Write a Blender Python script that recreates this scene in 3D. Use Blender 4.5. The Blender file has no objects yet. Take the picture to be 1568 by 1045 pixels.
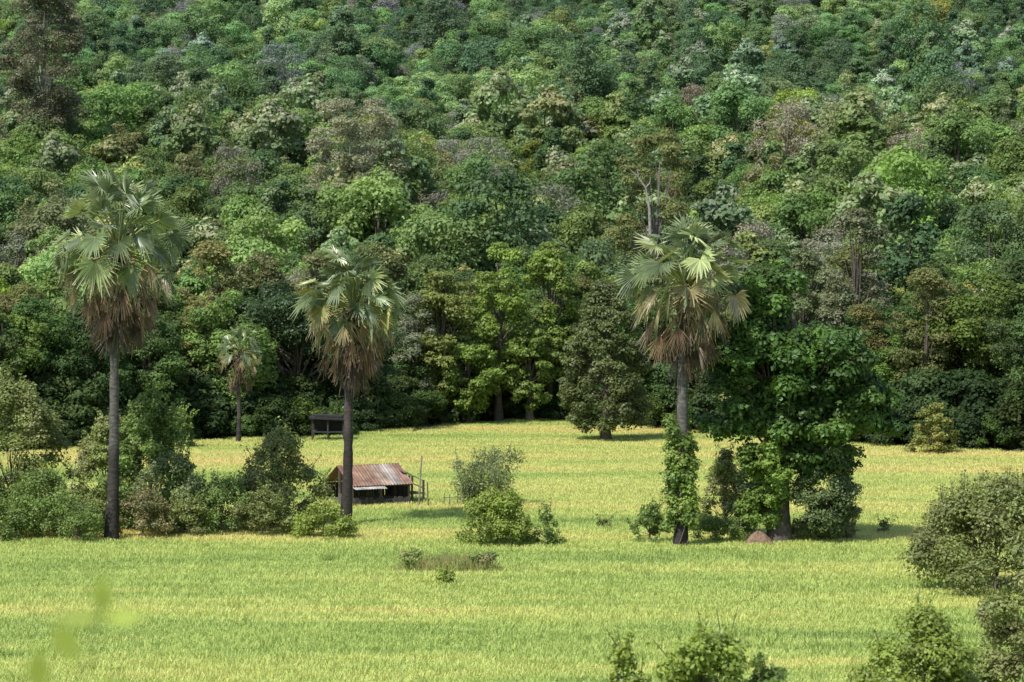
import bpy, math, numpy as np
from mathutils import Vector
RNG=np.random.default_rng(7)
scene=bpy.context.scene

# ------------------------------------------------------------------ helpers
def nrmz(a):
    return a/np.maximum(np.linalg.norm(a,axis=-1,keepdims=True),1e-9)

class MB:
    def __init__(s): s.v=[];s.f=[];s.m=[];s.c=[];s.n=0
    def add(s,v,f,mat,col):
        v=np.asarray(v,float).reshape(-1,3); f=np.asarray(f,int).reshape(-1,4)
        col=np.asarray(col,float)
        if col.ndim==1: col=np.tile(col,(len(v),1))
        s.v.append(v); s.f.append(f+s.n); s.m.append(np.full(len(f),mat)); s.c.append(col); s.n+=len(v)
    def mesh(s,name,mats):
        v=np.concatenate(s.v);f=np.concatenate(s.f);m=np.concatenate(s.m);c=np.concatenate(s.c)
        me=bpy.data.meshes.new(name)
        me.vertices.add(len(v)); me.vertices.foreach_set('co',v.astype(np.float32).ravel())
        me.loops.add(len(f)*4); me.loops.foreach_set('vertex_index',f.astype(np.int32).ravel())
        me.polygons.add(len(f)); me.polygons.foreach_set('loop_start',np.arange(0,len(f)*4,4,dtype=np.int32))
        for mt in mats: me.materials.append(mt)
        me.polygons.foreach_set('material_index',m.astype(np.int32))
        a=me.color_attributes.new('Col','FLOAT_COLOR','POINT')
        cc=np.ones((len(v),4),np.float32); cc[:,:3]=c; a.data.foreach_set('color',cc.ravel())
        me.update(calc_edges=True)
        return me
    def obj(s,name,mats,loc=(0,0,0),parent=None,link=True):
        o=bpy.data.objects.new(name,s.mesh(name,mats)); o.location=loc
        if link: scene.collection.objects.link(o)
        if parent: o.parent=parent
        return o

def tube(mb,pts,rad,sides,mat,col):
    pts=np.asarray(pts,float);n=len(pts)
    rad=np.asarray(rad,float)
    T=nrmz(np.gradient(pts,axis=0))
    ref=np.array([0,1,0.]) if abs(T[0][2])>0.7 else np.array([0,0,1.])
    A=nrmz(np.cross(T,ref));B=np.cross(T,A)
    an=np.linspace(0,2*np.pi,sides,endpoint=False)
    ring=pts[:,None]+rad[:,None,None]*(A[:,None]*np.cos(an)[None,:,None]+B[:,None]*np.sin(an)[None,:,None])
    v=ring.reshape(-1,3);f=[]
    for i in range(n-1):
        for j in range(sides):
            k=(j+1)%sides
            f.append((i*sides+j,i*sides+k,(i+1)*sides+k,(i+1)*sides+j))
    mb.add(v,f,mat,col)
def box(mb,c,s,mat,col,rz=0.0,tilt=0.0):
    s=np.array(s)/2;v=[]
    F=[((-1,-1,-1),(-1,1,-1),(1,1,-1),(1,-1,-1)),((-1,-1,1),(1,-1,1),(1,1,1),(-1,1,1)),
       ((-1,-1,-1),(1,-1,-1),(1,-1,1),(-1,-1,1)),((1,1,-1),(-1,1,-1),(-1,1,1),(1,1,1)),
       ((-1,1,-1),(-1,-1,-1),(-1,-1,1),(-1,1,1)),((1,-1,-1),(1,1,-1),(1,1,1),(1,-1,1))]
    for q in F:
        for p in q: v.append(np.array(p)*s)
    v=np.array(v)
    ct,st=math.cos(tilt),math.sin(tilt)
    v=np.stack([v[:,0]*ct+v[:,2]*st,v[:,1],-v[:,0]*st+v[:,2]*ct],1)
    cr,sr=math.cos(rz),math.sin(rz)
    v=np.stack([v[:,0]*cr-v[:,1]*sr,v[:,0]*sr+v[:,1]*cr,v[:,2]],1)+np.array(c)
    mb.add(v,np.arange(24).reshape(6,4),mat,col)

def leaves(mb,rng,pos,nrm,L,W,col,mat,droop=0.3):
    n=len(pos)
    t=nrmz(np.cross(nrm,rng.normal(size=(n,3)))); t[:,2]-=droop; t=nrmz(t)
    b=nrmz(np.cross(nrm,t))
    L=np.broadcast_to(L,(n,))[:,None]*rng.uniform(.65,1.25,(n,1)); W=np.broadcast_to(W,(n,))[:,None]*rng.uniform(.7,1.2,(n,1))
    v=np.stack([pos-t*L/2,pos+b*W/2+t*L*.05,pos+t*L/2,pos-b*W/2+t*L*.05],1).reshape(-1,3)
    mb.add(v,np.arange(4*n).reshape(n,4),mat,np.repeat(col,4,axis=0))

def foliage(mb,rng,blobs,n,L,W,cols,mat=1,flat=.75,droop=.3,topcol=None,shell=.5,cv=.22):
    """blobs: (k,4) centre+radius.  many leaf-sized faces per clump"""
    blobs=np.asarray(blobs,float)
    w=blobs[:,3]**2; w/=w.sum()
    k=rng.choice(len(blobs),n,p=w)
    d=nrmz(rng.normal(size=(n,3)))
    flip=(d[:,2]<-.2)&(rng.random(n)<.7); d[flip,2]*=-1
    r=blobs[k,3]*(shell+(1.08-shell)*rng.random(n)**.6)
    ph=rng.uniform(0,6.28,(len(blobs),3))
    lump=1+.22*np.sin(d[:,0]*5+ph[k,0])*np.sin(d[:,1]*5+ph[k,1])+.15*np.sin(d[:,2]*7+ph[k,2])
    p=blobs[k,:3]+d*(r*lump)[:,None]*np.array([1,1,flat])
    nr=nrmz(d*.8+np.array([0,0,.45])+rng.normal(size=(n,3))*.38)
    cols=np.atleast_2d(cols)
    bc=rng.integers(0,len(cols),len(blobs)); bb=rng.uniform(1-cv,1+cv,(len(blobs),1))
    c=cols[bc[k]]*bb[k]*rng.uniform(.75,1.25,(n,1))
    mixc=cols[rng.integers(0,len(cols),n)]
    c=c*.7+mixc*.3*rng.uniform(.8,1.2,(n,1))
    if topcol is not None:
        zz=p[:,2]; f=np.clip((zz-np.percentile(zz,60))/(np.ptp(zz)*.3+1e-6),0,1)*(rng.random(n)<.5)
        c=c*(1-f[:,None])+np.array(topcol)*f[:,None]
    leaves(mb,rng,p,nr,L,W,c,mat,droop)

PROF={
 'round':lambda t:np.sqrt(np.clip(1-(2*t-1)**2,0,1)),
 'umbrella':lambda t:np.clip(.35+1.0*t-.55*t**4,0,1)*np.where(t>.95,.6,1),
 'tall':lambda t:.75*np.sqrt(np.clip(1-(1.9*t-.9)**2,0.03,1)),
 'dome':lambda t:np.sqrt(np.clip(1-t**2,0,1)),
 'egg':lambda t:np.clip(np.sin(np.pi*np.clip(t*.85+.13,0,1))**.7,0,1),
 'pear':lambda t:np.clip(np.interp(t,[0,.1,.3,.55,.8,1],[.7,.92,1,.86,.55,.15]),0,1),
}
def mkblobs(rng,kind,R,z0,z1,n,br=(.2,.36),cx=0,cy=0,inner=.45):
    t=rng.random(n)*.94+.02
    rr=R*PROF[kind](t)*(inner+(1-inner)*np.sqrt(rng.random(n)))
    a=rng.uniform(0,2*np.pi,n)
    b=R*rng.uniform(br[0],br[1],n)
    rr=np.maximum(rr-b*.6,0)
    return np.stack([cx+rr*np.cos(a),cy+rr*np.sin(a),z0+b*.4+t*np.maximum(z1-z0-b*.8,.1),b],1)
def woody(mb,rng,blobs,h,r0,lean=(0,0),col=(.11,.09,.07),mat=0,forkz=None,frac=1.0,sides=7,lim=.38,maxreach=99):
    forkz=forkz if forkz is not None else h*.35
    n=9;t=np.linspace(0,1,n)
    P=np.stack([lean[0]*t+.04*h*np.sin(t*5+rng.random()*6)*t*.5,lean[1]*t+.03*h*np.sin(t*4+rng.random()*6)*t*.5,h*t],1)
    Pd=np.concatenate([P[:1]-np.array([[0,0,.65]]),P]);rad=r0*(1-.8*t)+r0*.45*np.exp(-t*14);rad=np.concatenate([rad[:1]*1.1,rad])
    tube(mb,Pd,rad,sides,mat,col)
    for b in blobs:
        if rng.random()>frac or math.hypot(b[0],b[1])>maxreach: continue
        zz=np.clip(forkz+(b[2]-forkz)*rng.uniform(.1,.55),min(forkz,h*.9),h*.95); i=zz/h
        s=np.array([np.interp(i,t,P[:,q]) for q in range(3)])
        e=b[:3]; m=(s+e)/2+np.array([0,0,-.08*np.linalg.norm(e-s)])+rng.normal(size=3)*.05*np.linalg.norm(e-s)
        u=np.linspace(0,1,5)[:,None]
        Q=(1-u)**2*s+2*u*(1-u)*m+u**2*e
        rr=r0*lim*(1-.5*i)
        tube(mb,Q,rr*(1-.8*u[:,0]),5,mat,col)

# ------------------------------------------------------------------ materials
def base_mat(name):
    m=bpy.data.materials.new(name);m.use_nodes=True;nt=m.node_tree;nt.nodes.clear();return m,nt
def leaf_mat(name,inst=False,trans=.38,rough=.45,spec=.35,ns=.6,gain=1.8):
    m,nt=base_mat(name);N=nt.nodes;Lk=nt.links
    out=N.new('ShaderNodeOutputMaterial');mix=N.new('ShaderNodeMixShader');mix.inputs[0].default_value=trans
    pr=N.new('ShaderNodeBsdfPrincipled');pr.inputs['Roughness'].default_value=rough;pr.inputs['Specular IOR Level'].default_value=spec
    tr=N.new('ShaderNodeBsdfTranslucent')
    at=N.new('ShaderNodeAttribute');at.attribute_name='Col'
    geo=N.new('ShaderNodeNewGeometry');no=N.new('ShaderNodeTexNoise');no.inputs['Scale'].default_value=ns;no.inputs['Detail'].default_value=3
    Lk.new(geo.outputs['Position'],no.inputs['Vector'])
    mr=N.new('ShaderNodeMapRange');mr.inputs[1].default_value=.3;mr.inputs[2].default_value=.7;mr.inputs[3].default_value=.8*gain;mr.inputs[4].default_value=1.2*gain
    Lk.new(no.outputs[0],mr.inputs[0])
    vm=N.new('ShaderNodeVectorMath');vm.operation='SCALE';Lk.new(at.outputs['Color'],vm.inputs[0]);Lk.new(mr.outputs[0],vm.inputs['Scale'])
    last=vm.outputs[0]
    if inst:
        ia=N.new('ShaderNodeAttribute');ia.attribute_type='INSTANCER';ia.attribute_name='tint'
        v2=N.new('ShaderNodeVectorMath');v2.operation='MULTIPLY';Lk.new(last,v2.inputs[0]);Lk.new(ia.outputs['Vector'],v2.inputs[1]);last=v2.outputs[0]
    Lk.new(last,pr.inputs['Base Color'])
    v3=N.new('ShaderNodeVectorMath');v3.operation='MULTIPLY';v3.inputs[1].default_value=(1.2,1.15,.65);Lk.new(last,v3.inputs[0]);Lk.new(v3.outputs[0],tr.inputs['Color'])
    Lk.new(pr.outputs[0],mix.inputs[1]);Lk.new(tr.outputs[0],mix.inputs[2]);Lk.new(mix.outputs[0],out.inputs[0])
    return m
def solid_mat(name,ns=6,lo=.6,hi=1.3,rough=.85,zscale=1.0,bump=.3):
    m,nt=base_mat(name);N=nt.nodes;Lk=nt.links
    out=N.new('ShaderNodeOutputMaterial');pr=N.new('ShaderNodeBsdfPrincipled');pr.inputs['Roughness'].default_value=rough
    at=N.new('ShaderNodeAttribute');at.attribute_name='Col'
    geo=N.new('ShaderNodeNewGeometry');mp=N.new('ShaderNodeMapping');mp.inputs['Scale'].default_value=(1,1,zscale)
    no=N.new('ShaderNodeTexNoise');no.inputs['Scale'].default_value=ns;no.inputs['Detail'].default_value=5
    Lk.new(geo.outputs['Position'],mp.inputs[0]);Lk.new(mp.outputs[0],no.inputs['Vector'])
    mr=N.new('ShaderNodeMapRange');mr.inputs[1].default_value=.3;mr.inputs[2].default_value=.7;mr.inputs[3].default_value=lo;mr.inputs[4].default_value=hi
    Lk.new(no.outputs[0],mr.inputs[0])
    vm=N.new('ShaderNodeVectorMath');vm.operation='SCALE';Lk.new(at.outputs['Color'],vm.inputs[0]);Lk.new(mr.outputs[0],vm.inputs['Scale'])
    Lk.new(vm.outputs[0],pr.inputs['Base Color'])
    bp=N.new('ShaderNodeBump');bp.inputs['Strength'].default_value=bump;bp.inputs['Distance'].default_value=.05;Lk.new(no.outputs[0],bp.inputs['Height']);Lk.new(bp.outputs[0],pr.inputs['Normal'])
    Lk.new(pr.outputs[0],out.inputs[0]);return m
M_LEAF=leaf_mat('leaf_foliage',gain=2.1);M_FOREST=leaf_mat('forest_foliage',inst=True,rough=.6,spec=.2,gain=2.4)
M_PALM=leaf_mat('palm_frond',trans=.2,rough=.36,spec=.7,ns=1.5,gain=1.7)
M_BARK=solid_mat('bark',ns=5);M_PALMBARK=solid_mat('palm_bark',ns=4,zscale=2.5,lo=.45,hi=1.5)
M_WOOD=solid_mat('weathered_wood',ns=9,zscale=.4);M_RUST=solid_mat('rusted_corrugated_iron',ns=2.2,lo=.5,hi=1.5,rough=.6)
M_EARTH=solid_mat('bare_earth',ns=5,bump=.8)

def field_color(nt,geo):
    """world-space colour bands of ripening rice"""
    N=nt.nodes;Lk=nt.links
    mp=N.new('ShaderNodeMapping');mp.inputs['Scale'].default_value=(.022,.13,0);Lk.new(geo.outputs['Position'],mp.inputs[0])
    n1=N.new('ShaderNodeTexNoise');n1.inputs['Scale'].default_value=1;n1.inputs['Detail'].default_value=5;n1.inputs['Roughness'].default_value=.6;Lk.new(mp.outputs[0],n1.inputs['Vector'])
    mp2=N.new('ShaderNodeMapping');mp2.inputs['Scale'].default_value=(.15,.8,0);mp2.inputs['Location'].default_value=(7,3,0);Lk.new(geo.outputs['Position'],mp2.inputs[0])
    n2=N.new('ShaderNodeTexNoise');n2.inputs['Scale'].default_value=1;n2.inputs['Detail'].default_value=3;Lk.new(mp2.outputs[0],n2.inputs['Vector'])
    ad=N.new('ShaderNodeMath');ad.operation='MULTIPLY_ADD';Lk.new(n2.outputs[0],ad.inputs[0]);ad.inputs[1].default_value=.34;Lk.new(n1.outputs[0],ad.inputs[2])
    sx=N.new('ShaderNodeSeparateXYZ');Lk.new(geo.outputs['Position'],sx.inputs[0])
    my=N.new('ShaderNodeMapRange');my.inputs[1].default_value=105;my.inputs[2].default_value=150;my.inputs[3].default_value=.03;my.inputs[4].default_value=.12;Lk.new(sx.outputs['Y'],my.inputs[0])
    a2=N.new('ShaderNodeMath');a2.operation='ADD';Lk.new(ad.outputs[0],a2.inputs[0]);Lk.new(my.outputs[0],a2.inputs[1])
    cr=N.new('ShaderNodeValToRGB');e=cr.color_ramp.elements
    e[0].position=.54;e[0].color=(.34,.47,.13,1);e[1].position=.94;e[1].color=(.84,.76,.30,1)
    x=e.new(.65);x.color=(.51,.64,.18,1);x=e.new(.78);x.color=(.69,.75,.24,1)
    Lk.new(a2.outputs[0],cr.inputs[0]);return cr.outputs[0]
def grass_mat():
    m,nt=base_mat('rice_grass');N=nt.nodes;Lk=nt.links
    out=N.new('ShaderNodeOutputMaterial');mix=N.new('ShaderNodeMixShader');mix.inputs[0].default_value=.45
    pr=N.new('ShaderNodeBsdfPrincipled');pr.inputs['Roughness'].default_value=.5;pr.inputs['Specular IOR Level'].default_value=.3
    tr=N.new('ShaderNodeBsdfTranslucent');geo=N.new('ShaderNodeNewGeometry')
    c=field_color(nt,geo);at=N.new('ShaderNodeAttribute');at.attribute_name='Col'
    v=N.new('ShaderNodeVectorMath');v.operation='MULTIPLY';Lk.new(c,v.inputs[0]);Lk.new(at.outputs['Vector'],v.inputs[1])
    Lk.new(v.outputs[0],pr.inputs['Base Color']);Lk.new(v.outputs[0],tr.inputs['Color'])
    Lk.new(pr.outputs[0],mix.inputs[1]);Lk.new(tr.outputs[0],mix.inputs[2]);Lk.new(mix.outputs[0],out.inputs[0]);return m
M_GRASS=grass_mat()
def ground_mat():
    m,nt=base_mat('ground_soil');N=nt.nodes;Lk=nt.links
    out=N.new('ShaderNodeOutputMaterial');pr=N.new('ShaderNodeBsdfPrincipled');pr.inputs['Roughness'].default_value=.95
    geo=N.new('ShaderNodeNewGeometry');c=field_color(nt,geo)
    at=N.new('ShaderNodeAttribute');at.attribute_name='Col'
    no=N.new('ShaderNodeTexNoise');no.inputs['Scale'].default_value=.8;no.inputs['Detail'].default_value=6;Lk.new(geo.outputs['Position'],no.inputs['Vector'])
    dk=N.new('ShaderNodeValToRGB');e=dk.color_ramp.elements;e[0].position=.35;e[0].color=(.03,.045,.018,1);e[1].position=.7;e[1].color=(.09,.10,.04,1)
    Lk.new(no.outputs[0],dk.inputs[0])
    mx=N.new('ShaderNodeMix');mx.data_type='RGBA';Lk.new(at.outputs['Fac'],mx.inputs['Factor'])
    sc=N.new('ShaderNodeVectorMath');sc.operation='SCALE';sc.inputs['Scale'].default_value=.45;Lk.new(c,sc.inputs[0])
    Lk.new(dk.outputs[0],mx.inputs['A']);Lk.new(sc.outputs[0],mx.inputs['B']);Lk.new(mx.outputs['Result'],pr.inputs['Base Color']);Lk.new(pr.outputs[0],out.inputs[0]);return m

# ------------------------------------------------------------------ terrain
def edge(x):
    return np.interp(x,[-90,-28,-20.9,-12.4,-6.1,-3.7,3.35,9.2,14.5,20,29.6,90],[150,168,177,182,189,196,198,190,182,175,168,150])
def H(x,y):
    x=np.asarray(x,float);y=np.asarray(y,float)
    near=10.4*np.clip((72-np.clip(y,0,72))/72,0,1)**1.6+np.clip(-y,0,100)*.03
    hz=np.interp(y,[205,225,300,350,430,530,700,950],[0,1.5,15,20,33,53,98,165])
    s=np.clip((y-235)/80,0,1)
    hz=hz+s*(2.6*np.sin(x/27+1.2+y/90)*np.cos(y/44)+1.8*np.sin(x/11+y/31)+ .012*np.clip(x,-200,200)*-1)
    return near+hz
def HG(x,y): # ground: paddies lie half a metre below the bund level
    m=np.clip((edge(x)+2-y)/2,0,1)*np.clip((y-62)/12,0,1)
    return H(x,y)-.5*m
gx=np.linspace(-420,420,281);gy=np.linspace(-60,950,506)
X,Y=np.meshgrid(gx,gy);Z=HG(X,Y)
nx,ny=len(gx),len(gy);idx=np.arange(nx*ny).reshape(ny,nx)
F=np.stack([idx[:-1,:-1],idx[:-1,1:],idx[1:,1:],idx[1:,:-1]],-1).reshape(-1,4)
fac=((Y<edge(X)+1)).astype(float)
mb=MB();mb.add(np.stack([X,Y,Z],-1).reshape(-1,3),F,0,np.repeat(fac.reshape(-1,1),3,1))
ground=mb.obj('ground',[ground_mat()])

# ------------------------------------------------------------------ instancing
def scatter(name,protos,P,rot,scl,ind,tint):
    coll=bpy.data.collections.new(name+'_kinds')
    for o in protos: coll.objects.link(o)
    me=bpy.data.meshes.new(name);me.vertices.add(len(P));me.vertices.foreach_set('co',np.asarray(P,np.float32).ravel())
    def fv(n,a):
        at=me.attributes.new(n,'FLOAT_VECTOR','POINT');at.data.foreach_set('vector',np.asarray(a,np.float32).ravel())
    fv('rot',rot);fv('scl',scl);fv('tint',tint)
    at=me.attributes.new('kind','INT','POINT');at.data.foreach_set('value',np.asarray(ind,np.int32))
    o=bpy.data.objects.new(name,me);scene.collection.objects.link(o)
    ng=bpy.data.node_groups.new(name+'_nodes','GeometryNodeTree')
    ng.interface.new_socket('Geometry',in_out='INPUT',socket_type='NodeSocketGeometry');ng.interface.new_socket('Geometry',in_out='OUTPUT',socket_type='NodeSocketGeometry')
    N=ng.nodes;Lk=ng.links;gi=N.new('NodeGroupInput');go=N.new('NodeGroupOutput')
    ip=N.new('GeometryNodeInstanceOnPoints');ci=N.new('GeometryNodeCollectionInfo');ci.inputs['Collection'].default_value=coll
    ci.inputs['Separate Children'].default_value=True;ci.inputs['Reset Children'].default_value=True
    def na(n,t):
        a=N.new('GeometryNodeInputNamedAttribute');a.data_type=t;a.inputs['Name'].default_value=n;return a.outputs['Attribute']
    Lk.new(gi.outputs[0],ip.inputs['Points']);Lk.new(ci.outputs[0],ip.inputs['Instance']);ip.inputs['Pick Instance'].default_value=True
    Lk.new(na('kind','INT'),ip.inputs['Instance Index']);Lk.new(na('rot','FLOAT_VECTOR'),ip.inputs['Rotation']);Lk.new(na('scl','FLOAT_VECTOR'),ip.inputs['Scale'])
    Lk.new(ip.outputs[0],go.inputs[0])
    md=o.modifiers.new('instances','NODES');md.node_group=ng
    return o

G_MID=[(.083,.133,.034),(.067,.110,.030)];G_DARK=[(.047,.082,.027),(.06,.097,.031)]
G_LIGHT=[(.118,.175,.046),(.103,.158,.04)];G_OLIVE=[(.115,.127,.046),(.095,.112,.04)];G_GREY=[(.12,.13,.078),(.10,.11,.068)]
G_TEAK=[(.095,.14,.05),(.08,.12,.04)]
spec=[('round',2.9,2.2,8,34,7500,.25,.18,G_MID,None),('umbrella',3.2,3.2,7.6,34,6500,.25,.18,G_MID,None),
      ('tall',2.4,1.5,9.6,36,7500,.24,.17,G_DARK,None),('round',2.7,3,8.4,26,4200,.21,.13,G_GREY,None),
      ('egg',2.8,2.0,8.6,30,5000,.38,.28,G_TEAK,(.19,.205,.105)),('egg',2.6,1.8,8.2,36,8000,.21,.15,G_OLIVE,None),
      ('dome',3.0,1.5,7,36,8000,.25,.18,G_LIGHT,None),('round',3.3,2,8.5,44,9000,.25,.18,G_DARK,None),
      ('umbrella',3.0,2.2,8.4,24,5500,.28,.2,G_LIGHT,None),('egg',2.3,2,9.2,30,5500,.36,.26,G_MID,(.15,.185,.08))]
protos=[]
for i,(k,R,z0,z1,nb,nl,L,W,cols,top) in enumerate(spec):
    rng=np.random.default_rng(100+i);mb=MB()
    B=mkblobs(rng,k,R,z0,z1,nb,br=(.2,.38))
    woody(mb,rng,B,z1*.82,.18,frac=.4,col=(.16,.14,.11) if cols is G_GREY else (.1,.085,.065),sides=6)
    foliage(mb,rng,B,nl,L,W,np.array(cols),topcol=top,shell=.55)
    protos.append(mb.obj('forest_tree_kind_%02d'%i,[M_BARK,M_FOREST],link=False))
rng=np.random.default_rng(11)
pts=[];
y=214.0
while y<600:
    sp=3.7 if y<360 else 4.2
    hw=.1763*y*1.28+14
    xs=np.arange(-hw,hw,sp);xs=xs+rng.uniform(-.48,.48,len(xs))*sp
    ys=y+rng.uniform(-.48,.48,len(xs))*sp
    pts.append(np.stack([xs,ys],1)); y+=sp*.95
while y<800:
    hw=.1763*y*1.1
    xs=np.arange(-hw,hw,7.5);xs=xs+rng.uniform(-3,3,len(xs));pts.append(np.stack([xs,y+rng.uniform(-3,3,len(xs))],1));y+=7
pts=np.concatenate(pts);n=len(pts)
def vnoise(x,y,s,seed):
    r=np.random.default_rng(seed);o=0
    for k in range(6):
        a=r.uniform(0,6.28);f=(1+.35*k)/s;o=o+np.sin((x*math.cos(a)+y*math.sin(a))*f*3+r.uniform(0,6.28))/(1+.3*k)
    return o/2.2
nv=vnoise(pts[:,0],pts[:,1],45,3);nv2=vnoise(pts[:,0],pts[:,1],25,5)
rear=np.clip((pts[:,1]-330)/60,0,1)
kind=np.zeros(n,int)
pr_front=np.array([.16,.1,.08,.05,.16,.08,.14,.09,.09,.05]);pr_rear=np.array([.2,.1,.1,.04,.05,.08,.16,.13,.10,.05])
for i in range(n):
    p=(pr_front*(1-rear[i])+pr_rear*rear[i]).copy()
    p[[4,9]]*=np.exp(1.3*nv2[i]);p[[2,7]]*=np.exp(-.9*nv[i]);p[[6,8]]*=np.exp(.9*nv[i]);p/=p.sum()
    kind[i]=rng.choice(10,p=p)
s=rng.uniform(.6,1.15,n)*np.where(rear>.5,.95,1.05);s*=np.where(rng.random(n)<.08,1.35,1)
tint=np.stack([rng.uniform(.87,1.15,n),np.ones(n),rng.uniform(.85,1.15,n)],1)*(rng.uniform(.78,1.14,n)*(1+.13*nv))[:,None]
tint*=(1-rear)[:,None]*np.array([1.10,1.04,1.3])+rear[:,None]*np.array([1.10,1.10,1.8])  # distance haze painted into the tint: leaves turn bluer up the rear slope
red=rng.random(n)<.02;tint[red]*=np.array([1.3,1.0,1.0])
yel=rng.random(n)<.015;tint[yel]*=np.array([1.4,1.22,.8])
P=np.stack([pts[:,0],pts[:,1],H(pts[:,0],pts[:,1])-.5],1)
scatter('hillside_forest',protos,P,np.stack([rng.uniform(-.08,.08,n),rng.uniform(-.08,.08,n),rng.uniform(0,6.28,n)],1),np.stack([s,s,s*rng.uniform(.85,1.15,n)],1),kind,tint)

# forest edge (finer kinds)
spec=[('egg',3.6,.6,11,60,19000,.23,.16,G_DARK),('round',3.8,2.0,11,50,17000,.25,.17,G_MID),('tall',3.4,.8,13,56,18000,.22,.15,G_OLIVE),
      ('umbrella',4,2.5,9,44,15000,.22,.15,G_DARK),('tall',3.2,1.5,13,50,11000,.2,.12,G_GREY),('dome',3,.0,3.2,40,12000,.22,.15,G_DARK),('dome',2.6,.0,2.6,30,8000,.2,.14,G_MID)]
eprotos=[]
for i,(k,R,z0,z1,nb,nl,L,W,cols) in enumerate(spec):
    rng=np.random.default_rng(200+i);mb=MB()
    B=mkblobs(rng,k,R,z0,z1,nb,br=(.16,.3));woody(mb,rng,B,z1*.8,.22 if i<5 else .07,frac=.5)
    foliage(mb,rng,B,nl,L,W,np.array(cols),shell=.5);eprotos.append(mb.obj('edge_tree_kind_%02d'%i,[M_BARK,M_FOREST],link=False))
rng=np.random.default_rng(12);E=[]
for x in np.arange(-52,52,1.5):
    for row in range(5):
        xx=x+rng.uniform(-.8,.8);e=float(edge(xx))
        if row==0: k=rng.choice([5,5,6]);yy=e+1.5+rng.uniform(0,1.5);sc=rng.uniform(.5,.95)
        elif row==1:
            k=5;yy=e+4.5+rng.uniform(0,2);sc=rng.uniform(.9,1.4)
        else:
            if rng.random()<.42: continue
            k=rng.choice([0,1,2,3,4],p=[.28,.28,.26,.12,.06]);yy=e+5+(row-2)*7+rng.uniform(-2,3);sc=rng.uniform(.6,.88)+.08*(row-2)
        if -12<xx<-1 and row>=2: sc*=.85
        E.append((xx,yy,k,sc))
E=np.array(E);n=len(E)
tint=np.stack([rng.uniform(.9,1.2,n),np.ones(n),rng.uniform(.85,1.15,n)],1)*rng.uniform(.6,1.08,n)[:,None]
tint[E[:,0]>15]*=.9
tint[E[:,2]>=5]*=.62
s=E[:,3]
scatter('forest_edge_trees',eprotos,np.stack([E[:,0],E[:,1],H(E[:,0],E[:,1])-.1],1),np.stack([np.zeros(n),np.zeros(n),rng.uniform(0,6.28,n)],1),np.stack([s,s,s],1),E[:,2].astype(int),tint)

# ------------------------------------------------------------------ rice field
rng=np.random.default_rng(21);gp=[]
for q in range(4):
    mb=MB();nb=3100;S=1.45
    px=rng.uniform(-S,S,nb);py=rng.uniform(-S,S,nb)
    cl=rng.integers(0,300,nb);ccx=rng.uniform(-S,S,300);ccy=rng.uniform(-S,S,300)
    m=rng.random(nb)<.4;px[m]=ccx[cl[m]]+rng.normal(0,.08,m.sum());py[m]=ccy[cl[m]]+rng.normal(0,.08,m.sum())
    h=rng.uniform(.36,.56,nb);a=rng.uniform(0,6.28,nb);be=rng.uniform(.08,.34,nb)
    w=rng.uniform(.011,.021,nb)
    d=np.stack([np.cos(a),np.sin(a),np.zeros(nb)],1);sd=np.stack([-np.sin(a),np.cos(a),np.zeros(nb)],1)
    b0=np.stack([px,py,np.zeros(nb)],1);m0=b0+d*(be*.3)[:,None]+np.array([0,0,1])*(h*.62)[:,None];t0=b0+d*be[:,None]+np.array([0,0,1])*h[:,None]
    V=np.stack([b0-sd*w[:,None],b0+sd*w[:,None],m0+sd*w[:,None],m0-sd*w[:,None],t0+sd*w[:,None]*.45,t0-sd*w[:,None]*.45],1).reshape(-1,3)
    k=np.arange(nb)*6;Fq=np.concatenate([np.stack([k,k+1,k+2,k+3],1),np.stack([k+3,k+2,k+4,k+5],1)])
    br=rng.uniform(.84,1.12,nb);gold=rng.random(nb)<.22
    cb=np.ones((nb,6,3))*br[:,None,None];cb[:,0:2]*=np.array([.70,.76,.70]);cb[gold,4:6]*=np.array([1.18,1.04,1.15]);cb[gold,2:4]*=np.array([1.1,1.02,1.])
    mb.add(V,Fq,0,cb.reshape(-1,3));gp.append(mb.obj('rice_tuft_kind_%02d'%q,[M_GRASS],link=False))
G=[];y=60.0
while y<203:
    hw=.1763*y*1.12+7
    for x in np.arange(-hw,hw,2.6):
        xx=x+rng.uniform(-.4,.4);yy=y+rng.uniform(-.4,.4)
        if yy>edge(xx)+1: continue
        if abs(xx+6.2)<2.4 and abs(yy-135.4)<1.6: continue
        G.append((xx,yy))
    y+=2.6
G=np.array(G);n=len(G)
hs=1+.06*vnoise(G[:,0]*.5,G[:,1],12,9);hs*=rng.uniform(.98,1.03,n)
scatter('rice_field',gp,np.stack([G[:,0],G[:,1],HG(G[:,0],G[:,1])-.02],1),np.stack([np.zeros(n),np.zeros(n),rng.integers(0,4,n)*1.5708+rng.uniform(-.5,.5,n)],1),np.stack([np.ones(n),np.ones(n),hs],1),rng.integers(0,4,n),np.ones((n,3)))

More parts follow.
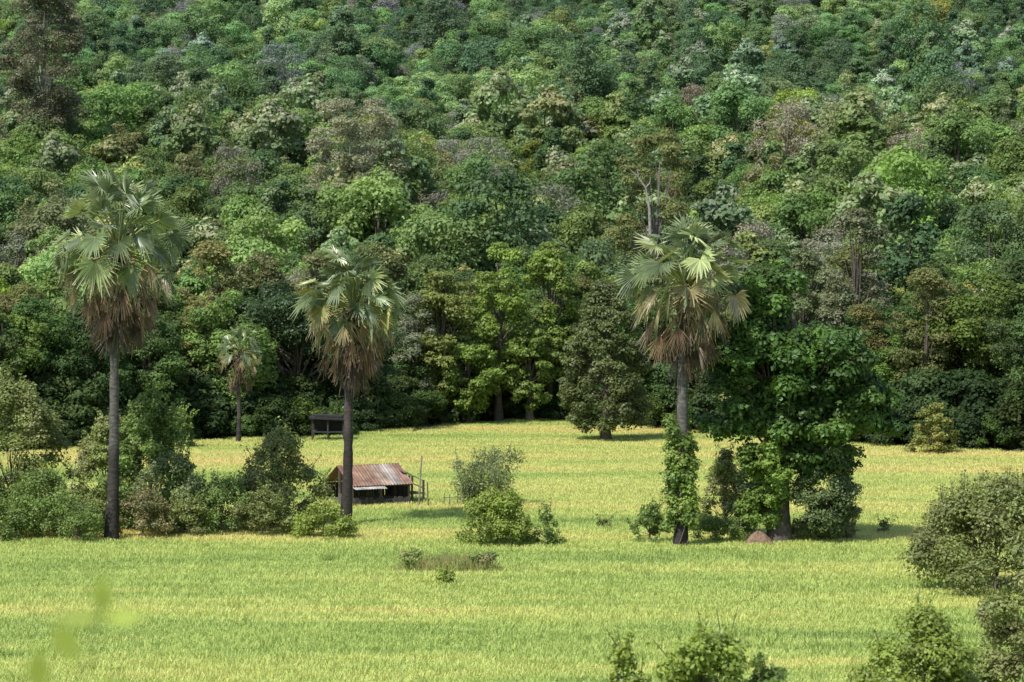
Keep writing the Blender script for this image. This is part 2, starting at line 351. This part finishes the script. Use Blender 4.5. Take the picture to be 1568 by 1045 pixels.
# ------------------------------------------------------------------ sugar palms
def fan(mb,rng,hub,Pd,Nn,R,A,seg,col,tipcol,droop,cup=.25,mat=1,fused=.5):
    S=np.cross(Pd,Nn);da=A/seg*1.0;dn=np.array([0,0,-1.])
    for i in range(seg):
        a=-A+2*A*(i+.5)/seg
        def D(an,off):
            return math.cos(an)*Pd+math.sin(an)*S+Nn*(cup*abs(math.sin(an*.5))+off)
        ln=R*(1-.25*(abs(a)/A)**2)*rng.uniform(.78,1.1);rm=R*fused*(1-.25*(abs(a)/A)**2)
        l,c,r=D(a-da,0),D(a,-.12),D(a+da,0)
        g=dn*droop*ln*rng.uniform(.3,1.8)
        i0=.04*R
        pin=[hub+l*i0,hub+c*i0,hub+r*i0];pm=[hub+l*rm+g*.15,hub+c*rm+g*.15,hub+r*rm+g*.15]
        tip=hub+D(a+rng.normal()*.06,-.03)*ln+g;tw=S*.012*R;tl=tip-tw;tr_=tip+tw
        cc=col*rng.uniform(.75,1.25)
        V=[pin[0],pin[1],pm[1],pm[0], pin[1],pin[2],pm[2],pm[1], pm[0],pm[1],tip,tl, pm[1],pm[2],tr_,tip]
        cs=np.array([cc,cc,cc,cc,cc*.8,cc*.8,cc*.8,cc*.8,cc,cc,tipcol,tipcol,cc*.8,cc*.8,tipcol,tipcol])
        mb.add(V,np.arange(16).reshape(4,4),mat,cs)
def sugar_palm(name,x,y,topx,hz,R,up,skirt,seed,r0=.36,r1=.2,nlive=34,ndead=34,barkcol=(.20,.18,.16),darkto=.35,seg=26):
    """hz = height where the leaves spring, R = half width of crown, up = crown height above hz"""
    rng=np.random.default_rng(seed);mb=MB();z0=float(H(x,y))
    hub=np.array([topx-x,0,hz-z0])
    t=np.linspace(0,1,26)
    Pp=np.stack([hub[0]*t**1.3+.05*np.sin(t*6),.1*np.sin(t*3),-.65+(hub[2]+.65)*t],1)
    rr=r1+(r0-r1)*np.exp(-t*5)+.02*np.sin(t*60)
    cols=np.where((t<darkto)[:,None],np.array([.04,.033,.028]),np.array(barkcol))
    cols=np.where((t>.72)[:,None],np.array([.06,.048,.036]),cols)
    tube(mb,Pp,rr,14,0,np.repeat(cols,14,axis=0))
    fr=.335*R;ga=2.39996
    for i in range(nlive):
        f=(i+.5)/nlive
        el=math.radians(88-112*f+rng.uniform(-10,10));az=i*ga+rng.uniform(-.35,.35)
        out=np.array([math.cos(az),math.sin(az),0]);d=out*math.cos(el)+np.array([0,0,1])*math.sin(el)
        reach=math.sqrt((up*max(math.sin(el),0))**2+(R*math.cos(el))**2)
        fR=fr*rng.uniform(.85,1.18)
        dr=math.radians(rng.uniform(0,45)+60*min(f*1.2,1)*rng.uniform(.3,1))
        pl=max(reach-fR*(.25+.75*math.cos(dr)),.35*R)*rng.uniform(.7,1.02)
        h=hub+d*pl
        u=np.linspace(0,1,5)[:,None];Q=hub+(h-hub)*u+np.array([0,0,.07*pl])*np.sin(u*np.pi)
        pc=np.array([.22,.23,.07]) if f>.35 else np.array([.13,.17,.06])
        tube(mb,Q,R*(.013-.006*u[:,0]),5,1,pc)
        e2=el-dr;Pd=out*math.cos(e2)+np.array([0,0,1])*math.sin(e2)
        Nn=-out*math.sin(e2)+np.array([0,0,1])*math.cos(e2);S=np.cross(Pd,Nn);ro=rng.normal()*.7
        Nn=Nn*math.cos(ro)+S*math.sin(ro)
        c=np.array([.15,.195,.10])*rng.uniform(.65,1.3)
        q=rng.random()
        if q<.22: c=np.array([.32,.36,.19])*rng.uniform(.85,1.2)
        elif q<.34 and f>.3: c=np.array([.31,.31,.12])*rng.uniform(.8,1.1)
        if f>.85 and rng.random()<.5: c=np.array([.30,.26,.15])
        fan(mb,rng,h,Pd,Nn,fR,rng.uniform(1.7,2.3),seg,c,c*.85+np.array([.06,.06,.035]),rng.uniform(.02,.25),cup=rng.uniform(.1,.6),fused=rng.uniform(.46,.6))
    for i in range(ndead):
        f=(i+.5)/ndead
        el=math.radians(-14-68*f+rng.uniform(-9,9));az=i*ga+rng.uniform(-.3,.3)
        out=np.array([math.cos(az),math.sin(az),0]);d=out*math.cos(el)+np.array([0,0,1])*math.sin(el)
        st=hub+np.array([0,0,-skirt*.35*f]);pl=rng.uniform(.5,.68)*(R*(1-f)+.74*skirt*f)*.98
        h=st+d*pl
        tube(mb,[st,(st+h)/2+out*.05,h],[.014*R,.011*R,.007*R],4,1,np.array([.26,.19,.10]))
        e2=math.radians(rng.uniform(-100,-60));Pd=out*math.cos(e2)+np.array([0,0,1])*math.sin(e2)
        Nn=-out*math.sin(e2)+np.array([0,0,1])*math.cos(e2);S=np.cross(Pd,Nn);ro=rng.uniform(-1.2,1.2);Nn=Nn*math.cos(ro)+S*math.sin(ro)
        if f<.3: c=np.array([.36,.31,.19])*rng.uniform(.45,1.25)
        elif f<.7: c=np.array([.22,.155,.10])*rng.uniform(.4,1.35)
        else: c=np.array([.13,.10,.07])*rng.uniform(.5,1.3)
        fan(mb,rng,h,Pd,Nn,fr*rng.uniform(.8,1.2),rng.uniform(.35,1.0),15,c,c*.85,.25,cup=.7,fused=.35)
    for i in range(60):
        az=rng.uniform(0,6.28);zz=hub[2]-rng.uniform(-.1,skirt*.75);o=np.array([math.cos(az),math.sin(az),0])
        s0=np.array([hub[0]*.97,0,zz])+o*r1*.8;q=rng.uniform(.5,1.5)
        tube(mb,[s0,s0+o*.16*q+np.array([0,0,.12]),s0+o*.22*q+np.array([0,0,.35*q])],[.05,.04,.02],4,0,np.array([.10,.07,.045])*q)
    return mb.obj(name,[M_PALMBARK,M_PALM],loc=(x,y,z0))
sugar_palm('sugar_palm',-16.46,118.8,-16.1,11.75,2.95,3.7,4.2,1,r0=.37,r1=.18,nlive=56,ndead=60,barkcol=(.10,.092,.082))
sugar_palm('sugar_palm.001',-7.2,124.9,-6.85,9.25,2.65,3.1,3.4,2,r0=.32,r1=.18,nlive=54,ndead=50,darkto=.45,barkcol=(.065,.052,.045))
sugar_palm('sugar_palm.002',6.73,116,6.95,10.3,2.7,3.1,3.4,3,r0=.33,r1=.2,nlive=52,ndead=40,darkto=.2,barkcol=(.125,.115,.105))
sugar_palm('sugar_palm.003',-16.7,176.5,-16.55,5.35,1.6,1.9,2.8,4,r0=.18,r1=.12,nlive=34,ndead=26,seg=18,barkcol=(.07,.06,.05))

# ------------------------------------------------------------------ trees
def tree(name,x,y,blobs,h,r0,nl,L,W,cols,lean=(0,0),frac=1,shell=.45,flat=.75,bark=(.11,.09,.07),seed=0,droop=.3,forkz=None,topcol=None,z=None,cv=.22,mats=None,lim=.38,maxreach=99):
    rng=np.random.default_rng(seed+1000);mb=MB();z=float(H(x,y)) if z is None else z
    woody(mb,rng,blobs,h,r0,lean=lean,frac=frac,col=bark,forkz=forkz,lim=lim,maxreach=maxreach)
    foliage(mb,rng,blobs,nl,L,W,np.array(cols),shell=shell,flat=flat,droop=droop,topcol=topcol,cv=cv)
    return mb.obj(name,mats or [M_BARK,M_LEAF],loc=(x,y,z))
r=np.random.default_rng
def ell(rng,n,c,rad,br):
    d=nrmz(rng.normal(size=(n,3)))*(rng.uniform(.25,1,(n,1))**.5)
    return np.concatenate([np.array(c)+d*np.array(rad),rng.uniform(br[0],br[1],(n,1))],1)
g=r(31)
B=np.concatenate([ell(g,30,(-.6,0,9.4),(1.5,1.4,2.2),(.4,.75)),ell(g,50,(-.9,-.2,6.9),(2.5,2,2.0),(.4,.8)),
  ell(g,50,(1.3,-.2,7.0),(2.5,2,1.8),(.4,.8)),ell(g,30,(3.2,-.2,5.4),(1.4,1.4,1.1),(.4,.65)),ell(g,44,(1.2,-.4,4.9),(2.2,1.6,1.1),(.4,.7)),
  ell(g,22,(-1.6,-.3,5.0),(1.4,1.3,1.0),(.4,.65)),ell(g,16,(-2.0,0,8.0),(1.2,1,1.1),(.35,.65)),ell(g,8,(4.3,0,4.7),(.6,.6,.4),(.3,.5)),ell(g,20,(1.6,-.4,3.4),(1.5,1.,.8),(.4,.6))])
tree('broadleaf_tree',10.9,118,B,9.2,.40,62000,.24,.15,[(.045,.085,.02),(.036,.07,.017),(.065,.112,.026)],lean=(.5,0),frac=.22,seed=31,forkz=2.6,cv=.4,shell=.35,lim=.26,maxreach=3.2)
g=r(32);B=mkblobs(g,'pear',2.95,.25,10.0,150,br=(.14,.24),inner=.75)
tree('round_crowned_tree',5.78,178.4,B,8,.28,42000,.19,.13,[(.074,.092,.033),(.065,.08,.029),(.082,.096,.038)],seed=32,frac=.2)
g=r(33);B=np.concatenate([ell(g,44,(-1.2,0,7.2),(4.6,3,1.7),(.7,1.1)),ell(g,36,(3.4,0,5.0),(3.6,3,2.2),(.6,1.0)),ell(g,26,(-3.6,0,4.6),(2.0,2.5,1.9),(.6,.9))])
tree('rain_tree',-14.0,187,B,6.5,.42,42000,.2,.12,[(.032,.056,.022),(.038,.064,.023),(.03,.05,.02)],seed=33,frac=.4,forkz=1.5,lim=.3)
for i,(x,y,R,z1,c,nl) in enumerate([(-.9,199,2.9,12.6,[(.125,.175,.035),(.105,.145,.03)],24000),(2.6,201,2.6,12.4,[(.13,.18,.038),(.105,.14,.03)],21000),
      (-4.6,197,2.6,10.5,[(.11,.135,.035),(.125,.145,.04)],18000),(-2.9,197,2.2,5.5,[(.115,.165,.035),(.095,.135,.03)],13000),
      (1.2,198.5,1.8,6.5,[(.09,.125,.03),(.10,.14,.03)],9000)]):
    g=r(40+i);B=mkblobs(g,'tall' if z1>8 else 'round',R*1.15,1.3 if z1>8 else .6,z1,56,br=(.15,.26))
    tree('forest_edge_tree' if i==0 else 'forest_edge_tree.%03d'%i,x,y-2,B,z1*.85,.27,nl,.22,.15,c,seed=40+i,frac=.5)
for i,(x,y,R,z1,c,nl,L) in enumerate([(22.5,190,3.2,14.5,[(.11,.12,.07),(.095,.108,.058)],20000,.22),(19.3,193,2.4,12,[(.09,.11,.05),(.105,.12,.06)],13000,.22),
      (-17.5,200,3.0,12.0,[(.10,.105,.045),(.085,.098,.035)],15000,.24),(-13.5,203,3.0,11.6,[(.105,.112,.045),(.095,.10,.045)],15000,.24),
      (-9.3,201,2.8,12.5,[(.10,.12,.04),(.11,.122,.045)],14000,.24),(-31,178,2.8,9,[(.13,.12,.05),(.10,.12,.04)],15000,.22),
      (9.4,198,2.6,11.5,[(.085,.10,.04),(.095,.11,.045)],13000,.22),(24.4,168,1.3,2.9,[(.15,.15,.04),(.09,.11,.03)],6000,.18)]):
    g=r(60+i);B=mkblobs(g,('dome' if i==7 else 'tall') if i!=5 else 'egg',R*1.2,1.0 if z1>4 else -.3,z1,56,br=(.13,.25))
    tree('grey_green_tree' if i==0 else 'grey_green_tree.001' if i==1 else 'yellowing_shrub' if i==7 else 'olive_green_tree'+('' if i==2 else '.%03d'%(i-2)),x,y,B,z1*.88,.22 if i!=7 else .08,nl,L,L*.62,c,seed=60+i,frac=.6)
def hilltree(name,x,y,R,top,z0,n,nl,c,seed,kind='round',L=.24,bark=(.2,.18,.15)):
    g=r(seed);z=float(H(x,y));B=mkblobs(g,kind,R,z0,top-z,n,br=(.13,.24),inner=.35)
    tree(name,x,y,B,(top-z)*.85,.24,nl,L,L*.6,c,seed=seed,frac=.8,bark=bark,shell=.3,lim=.3)
hilltree('pale_grey_tree',-14.2,258,5.1,25.3,6,84,28000,[(.165,.165,.11),(.145,.15,.095)],70)
hilltree('brown_tall_tree',-49,305,6.2,40,6,90,30000,[(.09,.092,.055),(.075,.078,.045)],71,'tall',L=.28)
hilltree('olive_crowned_tree',11.5,232,4.0,21.5,4,60,22000,[(.115,.125,.045),(.10,.115,.042)],72)
g=r(73);mb=MB();x,y=10.6,224;z=float(H(x,y))
T=np.array([[0,0,0],[.1,0,5],[.1,0,10],[.0,0,13.2],[-.3,0,14.9],[-.9,0,15.7],[-1.5,0,16.3]]);tube(mb,T,[.22,.18,.15,.11,.08,.05,.03],7,0,np.array([.30,.27,.23]))
for s0,e in [((-.3,0,14.9),(.1,0,15.7)),((.12,0,9),(.9,.2,10.2)),((-.9,0,15.7),(-1.0,0,16.3))]:
    s0=np.array(s0);e=np.array(e);tube(mb,[s0,(s0+e)/2+np.array([.1,0,-.1]),e],[.06,.05,.02],5,0,np.array([.30,.27,.23]))
mb.obj('dead_tree',[M_BARK],loc=(x,y,z))

# ------------------------------------------------------------------ shrubs
def bush(name,x,y,w,h,nl,cols,seed,L=.13,W=.075,kind='dome',n=None,shell=.3,stems=.7,br=(.16,.28),z0=-.15,flat=.85,sprigs=0,topcol=None):
    g=r(seed);n=n or 34;R=w/2*1.05
    B=mkblobs(g,kind,R,z0,h,n,br=br);mb=MB()
    woody(mb,g,B,h*.75,min(.06,.015*h+.02),frac=stems,forkz=.1,sides=5,col=(.12,.10,.08))
    if sprigs:
        q=B[g.integers(0,len(B),sprigs)]
        for b in q:
            e=b[:3]+np.array([g.normal()*.25,g.normal()*.25,b[3]+g.uniform(.15,.5)])*1.0
            tube(mb,[b[:3],(b[:3]+e)/2,e],[.012,.01,.006],4,0,np.array([.12,.1,.06]))
            u=g.random((26,1));p=b[:3]+(e-b[:3])*u+g.normal(size=(26,3))*.05
            leaves(mb,g,p,nrmz(g.normal(size=(26,3))+np.array([0,0,.6])),L,W,np.array(cols[0])*g.uniform(.8,1.4,(26,1)),1)
    foliage(mb,g,B,nl,L,W,np.array(cols),shell=shell,flat=flat,topcol=topcol)
    return mb.obj(name,[M_BARK,M_LEAF],loc=(x,y,float(H(x,y))-.03))
cG=[(.105,.15,.04),(.085,.122,.035)];cO=[(.125,.15,.05),(.105,.125,.04),(.135,.14,.06)];cY=[(.15,.19,.04),(.125,.16,.035)];cD=[(.06,.095,.025),(.05,.08,.022)]
cB=[(.15,.13,.065),(.115,.12,.05)];cGy=[(.125,.15,.07),(.11,.135,.06)]
bs=[
 (-9.95,124.5,4.2,4.1,20000,cO,'pear',.14,'shrub'),(-12.2,121.5,3.8,2.2,9000,cG,'dome',.12,'shrub'),(-10.4,120.5,3.0,1.7,6500,cO,'dome',.12,'shrub'),
 (-7.7,119,2.9,1.4,6500,cY,'dome',.12,'shrub'),(-1.4,134,4.2,2.6,7500,cGy,'umbrella',.12,'acacia_shrub'),(-.6,116.9,3.1,2.2,12000,cY,'dome',.13,'shrub'),
 (1.4,116.5,1.4,1.2,1300,cG,'dome',.12,'shrub'),(-2.33,102.7,.95,.55,1200,cY,'dome',.10,'shrub'),
 (-15.3,122.5,4.1,6.0,24000,cG,'pear',.16,'shrub'),(-17.3,124,3.4,4.8,14000,cO,'egg',.15,'shrub'),(-14.3,121.3,3.2,3.3,10000,cGy,'egg',.12,'dry_shrub'),
 (-21.4,124,4.8,6.5,22000,cO,'egg',.15,'shrub'),(-23.5,121,4.5,5.5,11000,cD,'egg',.15,'shrub'),(-19.5,119.6,3.8,2.7,11000,cG,'dome',.12,'shrub'),
 (-17.8,118.2,3.0,1.4,6000,cG,'dome',.11,'shrub'),(-15.2,119.2,2.8,1.7,6500,cB,'dome',.11,'dry_shrub'),(-13.4,120,2.6,1.5,5500,cO,'dome',.11,'shrub'),(-21.0,118.5,3.4,1.6,8000,cG,'dome',.12,'shrub'),
 (16.9,101,6.2,3.9,38000,cO,'dome',.14,'shrub'),(19.2,99,4.4,4.4,16000,cG,'dome',.14,'shrub'),(14.1,76,4.2,4.9,36000,cO,'pear',.13,'shrub'),(14.4,71,4.0,3.4,18000,cG,'dome',.13,'shrub'),
 (7.75,55,3.2,4.15,32000,cY,'dome',.11,'shrub'),(3.3,50,2.8,3.85,26000,cY,'dome',.11,'shrub'),(2.0,51,1.4,3.6,8000,cY,'pear',.11,'shrub'),(4.4,50.5,1.7,3.3,9000,cG,'dome',.11,'shrub'),
 (5.6,117.8,1.7,1.4,4000,cG,'dome',.12,'shrub'),(8.3,118,2.6,.9,4500,cG,'dome',.1,'shrub'),(8.9,121,2.2,3.5,10000,cO,'pear',.12,'shrub'),
 (12.4,118.6,2.6,.9,4500,cO,'dome',.1,'shrub'),(13.4,119.2,1.8,1.1,3500,cB,'dome',.1,'dry_shrub'),(3.9,124,.7,.3,600,cO,'dome',.1,'weed_clump'),(15.6,121.5,.6,.45,700,cO,'dome',.1,'weed_clump'),
 (-10.9,183,2.6,1.6,4000,cD,'dome',.18,'shrub'),(-19.6,172,1.8,2.2,4500,cG,'dome',.16,'shrub'),
]
cnt={}
for i,(x,y,w,h,nl,c,k,L,nm) in enumerate(bs):
    q=cnt.get(nm,0);cnt[nm]=q+1
    bush(nm if q==0 else '%s.%03d'%(nm,q),x,y,w,h,nl,c,300+i,L=L,W=L*.6,kind=k,n=60 if h>2 else 26,shell=.25,sprigs=int(14+8*h) if h>1 else 4,
         stems=.6)
g=r(81);mb=MB()
for i in range(1300):
    x=g.normal(0,.85);y=g.normal(0,.35);h=g.uniform(.15,.5)*math.exp(-(x/1.7)**2)+.1;dx=g.normal(0,.22)
    c=np.array([.22,.19,.09]) if g.random()<.5 else np.array([.16,.20,.06]);c=c*g.uniform(.6,1.2)
    mb.add([[x-.012,y,-.5],[x+.012,y,-.5],[x+dx+.005,y,h],[x+dx-.005,y,h]],[[0,1,2,3]],0,c)
Bq=np.array([[-1.5,0,.3,.35],[-1.3,.1,.5,.28],[1.3,0,.3,.35],[1.5,.1,.45,.25],[.9,0,.4,.28],[0,.1,.1,.4],[-.6,0,.15,.35],[.5,0,.15,.35],[-1.7,0,.5,.2]])
foliage(mb,g,Bq,5200,.1,.06,np.array([(.13,.165,.05),(.17,.165,.08)]),mat=0,shell=.2)
mb.obj('dry_weed_clump',[M_LEAF],loc=(-2.3,107,0))

# climbing vines round the right palm and on the big tree
g=r(82);n=60;zz=g.uniform(.6,4.9,n);aa=g.uniform(0,6.28,n);B=np.stack([.42*np.cos(aa),.42*np.sin(aa),zz,g.uniform(.2,.42,n)],1)
mb=MB();foliage(mb,g,B,12000,.15,.10,np.array([(.12,.17,.035),(.08,.12,.03),(.145,.185,.05)]),mat=1,shell=.2,flat=1)
for k in range(5):
    t=np.linspace(0,1,14);tube(mb,np.stack([.3*np.cos(t*6+k*1.3),.3*np.sin(t*6+k*1.3),-.5+5.1*t],1),.03-.015*t,5,0,np.array([.1,.08,.06]))
mb.obj('climbing_vine',[M_BARK,M_LEAF],loc=(6.75,116,0))
g=r(83);B=np.concatenate([ell(g,40,(-.5,-.7,3.0),(1.1,.6,1.6),(.25,.5)),ell(g,16,(-.7,-.4,1.3),(.8,.5,1.),(.25,.45))]);mb=MB();foliage(mb,g,B,19000,.15,.10,np.array([(.12,.175,.035),(.095,.14,.03)]),mat=0,shell=.2)
mb.obj('climbing_vine.001',[M_LEAF],loc=(10.8,118,0))
g=r(84);B=np.concatenate([ell(g,70,(1.9,-.4,1.9),(1.3,.8,2.1),(.3,.55)),ell(g,22,(-1.3,.6,1.6),(.8,.6,1.6),(.3,.45))]);mb=MB();foliage(mb,g,B,30000,.13,.08,np.array([(.09,.12,.05),(.075,.10,.04)]),mat=0,shell=.2)
mb.obj('climbing_vine.002',[M_LEAF],loc=(10.9,118,0))

# termite mound
g=r(85);mb=MB();nu,nv_=32,16;V=[]
for j in range(nv_):
    t=j/(nv_-1)
    for i in range(nu):
        a=i/nu*2*np.pi;rr=(.62*(1-t**1.2)**.6+.02)*(1+.22*math.sin(3*a+4*t)+.14*math.sin(7*a+t*9)+g.normal()*.05)
        V.append([rr*math.cos(a)*1.15,rr*math.sin(a)*.8,-.6+.98*t+.05*math.sin(5*a)+.2*math.sin(2*a+1)*t*(1-t)])
Fm=[(j*nu+i,j*nu+(i+1)%nu,(j+1)*nu+(i+1)%nu,(j+1)*nu+i) for j in range(nv_-1) for i in range(nu)]
mb.add(V,Fm,0,np.array([.24,.15,.10]));mb.obj('termite_mound',[M_EARTH],loc=(9.95,116.9,0))

# ------------------------------------------------------------------ field hut
TH=math.radians(30);ex=np.array([math.cos(TH),math.sin(TH),0]);ey=np.array([-math.sin(TH),math.cos(TH),0])
hut=bpy.data.objects.new('field_hut',None);scene.collection.objects.link(hut);hut.location=(-7.35,133.4,0)
def W(a,b,c): return ex*a+ey*b+np.array([0,0,c])
LEN,WID,EV,RG=2.95,2.6,.84,1.70
def corr(mb,p0,p1,p2,p3,n,amp,colf,mat=0):
    p0,p1,p2,p3=map(np.array,(p0,p1,p2,p3));N=nrmz(np.cross(p1-p0,p3-p0));V=[];cs=[]
    for i in range(n*4+1):
        u=i/(n*4);o=N*amp*math.sin(i*np.pi/2)
        V+= [p0+(p1-p0)*u+o,p3+(p2-p3)*u+o];c=colf(u);cs+=[c,c]
    F_=[(2*i,2*i+2,2*i+3,2*i+1) for i in range(n*4)]
    mb.add(V,F_,mat,np.array(cs))
g=r(90)
rust=[np.array(c) for c in [(.23,.12,.08),(.28,.165,.11),(.22,.13,.085),(.29,.21,.16),(.33,.28,.245),(.26,.155,.11)]]
mb=MB()
corr(mb,W(-.15,-.15,EV),W(LEN+.15,-.15,EV),W(LEN+.15,WID/2,RG),W(-.15,WID/2,RG),22,.022,lambda u:rust[min(5,int(u*6))]*(1+.18*math.sin(u*97)))
corr(mb,W(-.15,WID+.15,EV),W(LEN+.15,WID+.15,EV),W(LEN+.15,WID/2+.01,RG),W(-.15,WID/2+.01,RG),22,.018,lambda u:rust[min(5,int((1-u)*6))])
corr(mb,W(-.05,-.42,EV-.14),W(1.6,-.42,EV-.14),W(1.6,-.06,EV-.03),W(-.05,-.06,EV-.03),12,.012,lambda u:np.array([.42,.40,.37]))
mb.obj('roof',[M_RUST],parent=hut)
mb=MB();wd=np.array([.16,.13,.10])
for a in (0,LEN/2,LEN):
    for b in (0,WID): box(mb,W(a,b,(EV-.54)/2),(.09,.09,EV+.46),0,wd*g.uniform(.7,1.1),rz=TH)
for a in (0,LEN): box(mb,W(a,WID/2,RG/2-.3),(.08,.08,RG+.46),0,wd*.8,rz=TH)
for b in (0,WID): box(mb,W(LEN/2,b,EV-.03),(LEN+.2,.06,.06),0,wd,rz=TH)
mb.obj('posts',[M_WOOD],parent=hut)
mb=MB();box(mb,W(LEN/2,WID/2,.1),(LEN-.1,WID-.1,.05),0,wd*.9,rz=TH);mb.obj('floor_platform',[M_WOOD],parent=hut)
mb=MB();a=.06
while a<LEN-.1:
    w=g.uniform(.1,.17);hh=g.uniform(.22,.36)
    box(mb,W(a+w/2,-.07,-.05+hh/2),(w-.012,.02,hh),0,np.array([.10,.095,.09])*g.uniform(.5,1.2),rz=TH)
    box(mb,W(a+w/2,WID+.07,.1+.35),(w-.012,.02,.7),0,np.array([.05,.045,.04])*g.uniform(.6,1.1),rz=TH);a+=w
b=.1
while b<WID-.1:
    w=g.uniform(.1,.17);box(mb,W(LEN+.07,b+w/2,.4),(.02,w-.012,.7),0,np.array([.06,.05,.045])*g.uniform(.6,1.2),rz=TH)
    if b<1.2: box(mb,W(-.07,b+w/2,.2),(.02,w-.012,.45),0,np.array([.12,.10,.08])*g.uniform(.6,1.2),rz=TH)
    b+=w
mb.obj('plank_walls',[M_WOOD],parent=hut)
mb=MB()
corr(mb,W(LEN-.1,.5,1.35),W(LEN+.95,.3,.92),W(LEN+1.05,1.9,1.1),W(LEN-.1,1.9,1.72),9,.015,lambda u:np.array([.07,.055,.045]))
for q,h_ in (((LEN+.95),.95),((LEN+.35),1.15)):
    box(mb,W(q,.35,(h_-.5)/2),(.08,.08,h_+.5),0,wd*.7,rz=TH)
    box(mb,W(q,1.8,(h_-.4)/2),(.08,.08,h_+.6),0,wd*.7,rz=TH)
box(mb,W(LEN+.65,1,.32),(.8,1.3,.05),0,wd,rz=TH);box(mb,W(LEN+.5,.32,.75),(1.1,.05,.05),0,wd*1.3,rz=TH,tilt=.4)
mb.obj('lean_to',[M_WOOD],parent=hut)
mb=MB();tube(mb,[[3.05,0,-.5],[3.12,0,1.2],[3.2,0,2.25]],[.045,.04,.035],6,0,np.array([.3,.27,.22]));tube(mb,[[3.5,.1,-.5],[3.45,.1,1.0]],[.035,.03],6,0,wd);mb.obj('bamboo_poles',[M_WOOD],parent=hut)
sh=bpy.data.objects.new('thatched_shelter',None);scene.collection.objects.link(sh);sh.location=(-11.3,178.5,0)
mb=MB();box(mb,(0,0,1.28),(2.3,1.8,.12),0,np.array([.03,.028,.028]),tilt=.04);box(mb,(0,0,1.42),(1.7,1.1,.12),0,np.array([.035,.03,.03]),tilt=.04);mb.obj('thatch_roof',[M_WOOD],parent=sh)
mb=MB()
for a in (-.95,0,.95):
    for b in (-.7,.7): box(mb,(a,b,.36),(.08,.08,1.72),0,np.array([.05,.045,.04]))
box(mb,(0,0,.45),(2,1.5,.06),0,np.array([.05,.045,.035]));box(mb,(0,.76,.8),(1.9,.03,.75),0,np.array([.03,.028,.025]));mb.obj('frame_posts',[M_WOOD],parent=sh)
mb=MB()
for (x,h_) in ((0,.5),(.25,.45),(.62,.55),(.9,.4)): tube(mb,[[x,0,-.5],[x+.03,0,h_]],[.03,.025],5,0,np.array([.2,.17,.13]))
box(mb,(.45,.03,.3),(1.0,.02,.03),0,np.array([.2,.17,.13]));mb.obj('stake_fence',[M_WOOD],loc=(-3.15,133.5,0))
mb=MB();tube(mb,[[-.1,0,-.5],[.25,0,1.5]],[.04,.03],6,0,np.array([.35,.32,.28]));mb.obj('leaning_pole',[M_WOOD],loc=(-21.6,142,0))

# ------------------------------------------------------------------ foreground sapling (out of focus)
g=r(95);mb=MB();x0,y0=-.90,6.0;z0=float(H(x0,y0))
def stalk(pts,lv):
    pts=np.array(pts);tube(mb,pts,np.linspace(.006,.003,len(pts)),5,0,np.array([.2,.25,.06]))
    for (p,d,L,w) in lv:
        p=np.array(p);d=nrmz(np.array(d,float));s=nrmz(np.cross(d,np.array([.2,-1,.4])));c=np.array([.18,.22,.04])*g.uniform(.8,1.2);w=w*1.7
        mb.add([p,p+d*L*.5+s*w,p+d*L,p+d*L*.5-s*w],[[0,1,2,3]],1,c)
zt=11.27-z0
stalk([[0,0,0],[.02,0,.8],[.0,0,zt-.2],[.05,0,zt]],[((.05,0,zt-.05),(0,0,1),.10,.014),((.05,0,zt-.05),(1,0,.1),.09,.012),((.05,0,zt-.05),(-1,0,.05),.10,.012),
  ((0,0,zt-.14),(-.5,0,.8),.10,.018),((0,0,zt-.22),(.8,.1,.15),.12,.022),((0,0,zt-.22),(-.8,.1,-.1),.11,.022),((0,0,zt-.3),(.4,0,.6),.13,.025),((0,0,zt-.36),(-.9,0,.2),.15,.028),((0,0,zt-.4),(.9,0,-.2),.15,.03)])
stalk([[-.12,.1,0],[-.12,.1,zt-.4],[-.1,.1,zt-.2]],[((-.1,.1,zt-.22),(0,0,1),.1,.016),((-.11,.1,zt-.3),(-1,0,.2),.12,.025),((-.11,.1,zt-.33),(1,0,.3),.12,.025)])
mb.obj('foreground_sapling',[M_BARK,M_LEAF],loc=(x0,y0,z0))

# ------------------------------------------------------------------ light & camera
el=math.radians(55);sx,sy=-.68,-.73
sv=Vector((sx*math.cos(el),sy*math.cos(el),math.sin(el))).normalized()
L_=bpy.data.lights.new('sun','SUN');L_.energy=5;L_.angle=math.radians(.5);L_.color=(1,.965,.90)
so=bpy.data.objects.new('sun',L_);so.rotation_euler=(-sv).to_track_quat('-Z','Y').to_euler();so.location=(-50,-50,120);scene.collection.objects.link(so)
w=bpy.data.worlds.new('World');scene.world=w;w.use_nodes=True;nt=w.node_tree;bg=nt.nodes['Background']
sk=nt.nodes.new('ShaderNodeTexSky');sk.sky_type='NISHITA';sk.sun_disc=False;sk.sun_elevation=el;sk.sun_rotation=math.atan2(sx,sy)
nt.links.new(sk.outputs[0],bg.inputs[0]);bg.inputs[1].default_value=.15
cam=bpy.data.cameras.new('camera');cam.sensor_width=36;cam.lens=36/(2*math.tan(math.radians(10)));cam.clip_end=3000;cam.clip_start=.5
cam.dof.use_dof=True;cam.dof.focus_distance=122;cam.dof.aperture_fstop=2.8
co=bpy.data.objects.new('camera',cam);co.location=(0,0,12);co.rotation_euler=(math.radians(90-1.92),0,0);scene.collection.objects.link(co);scene.camera=co
scene.view_settings.view_transform='Standard';scene.view_settings.look='None';scene.view_settings.exposure=0
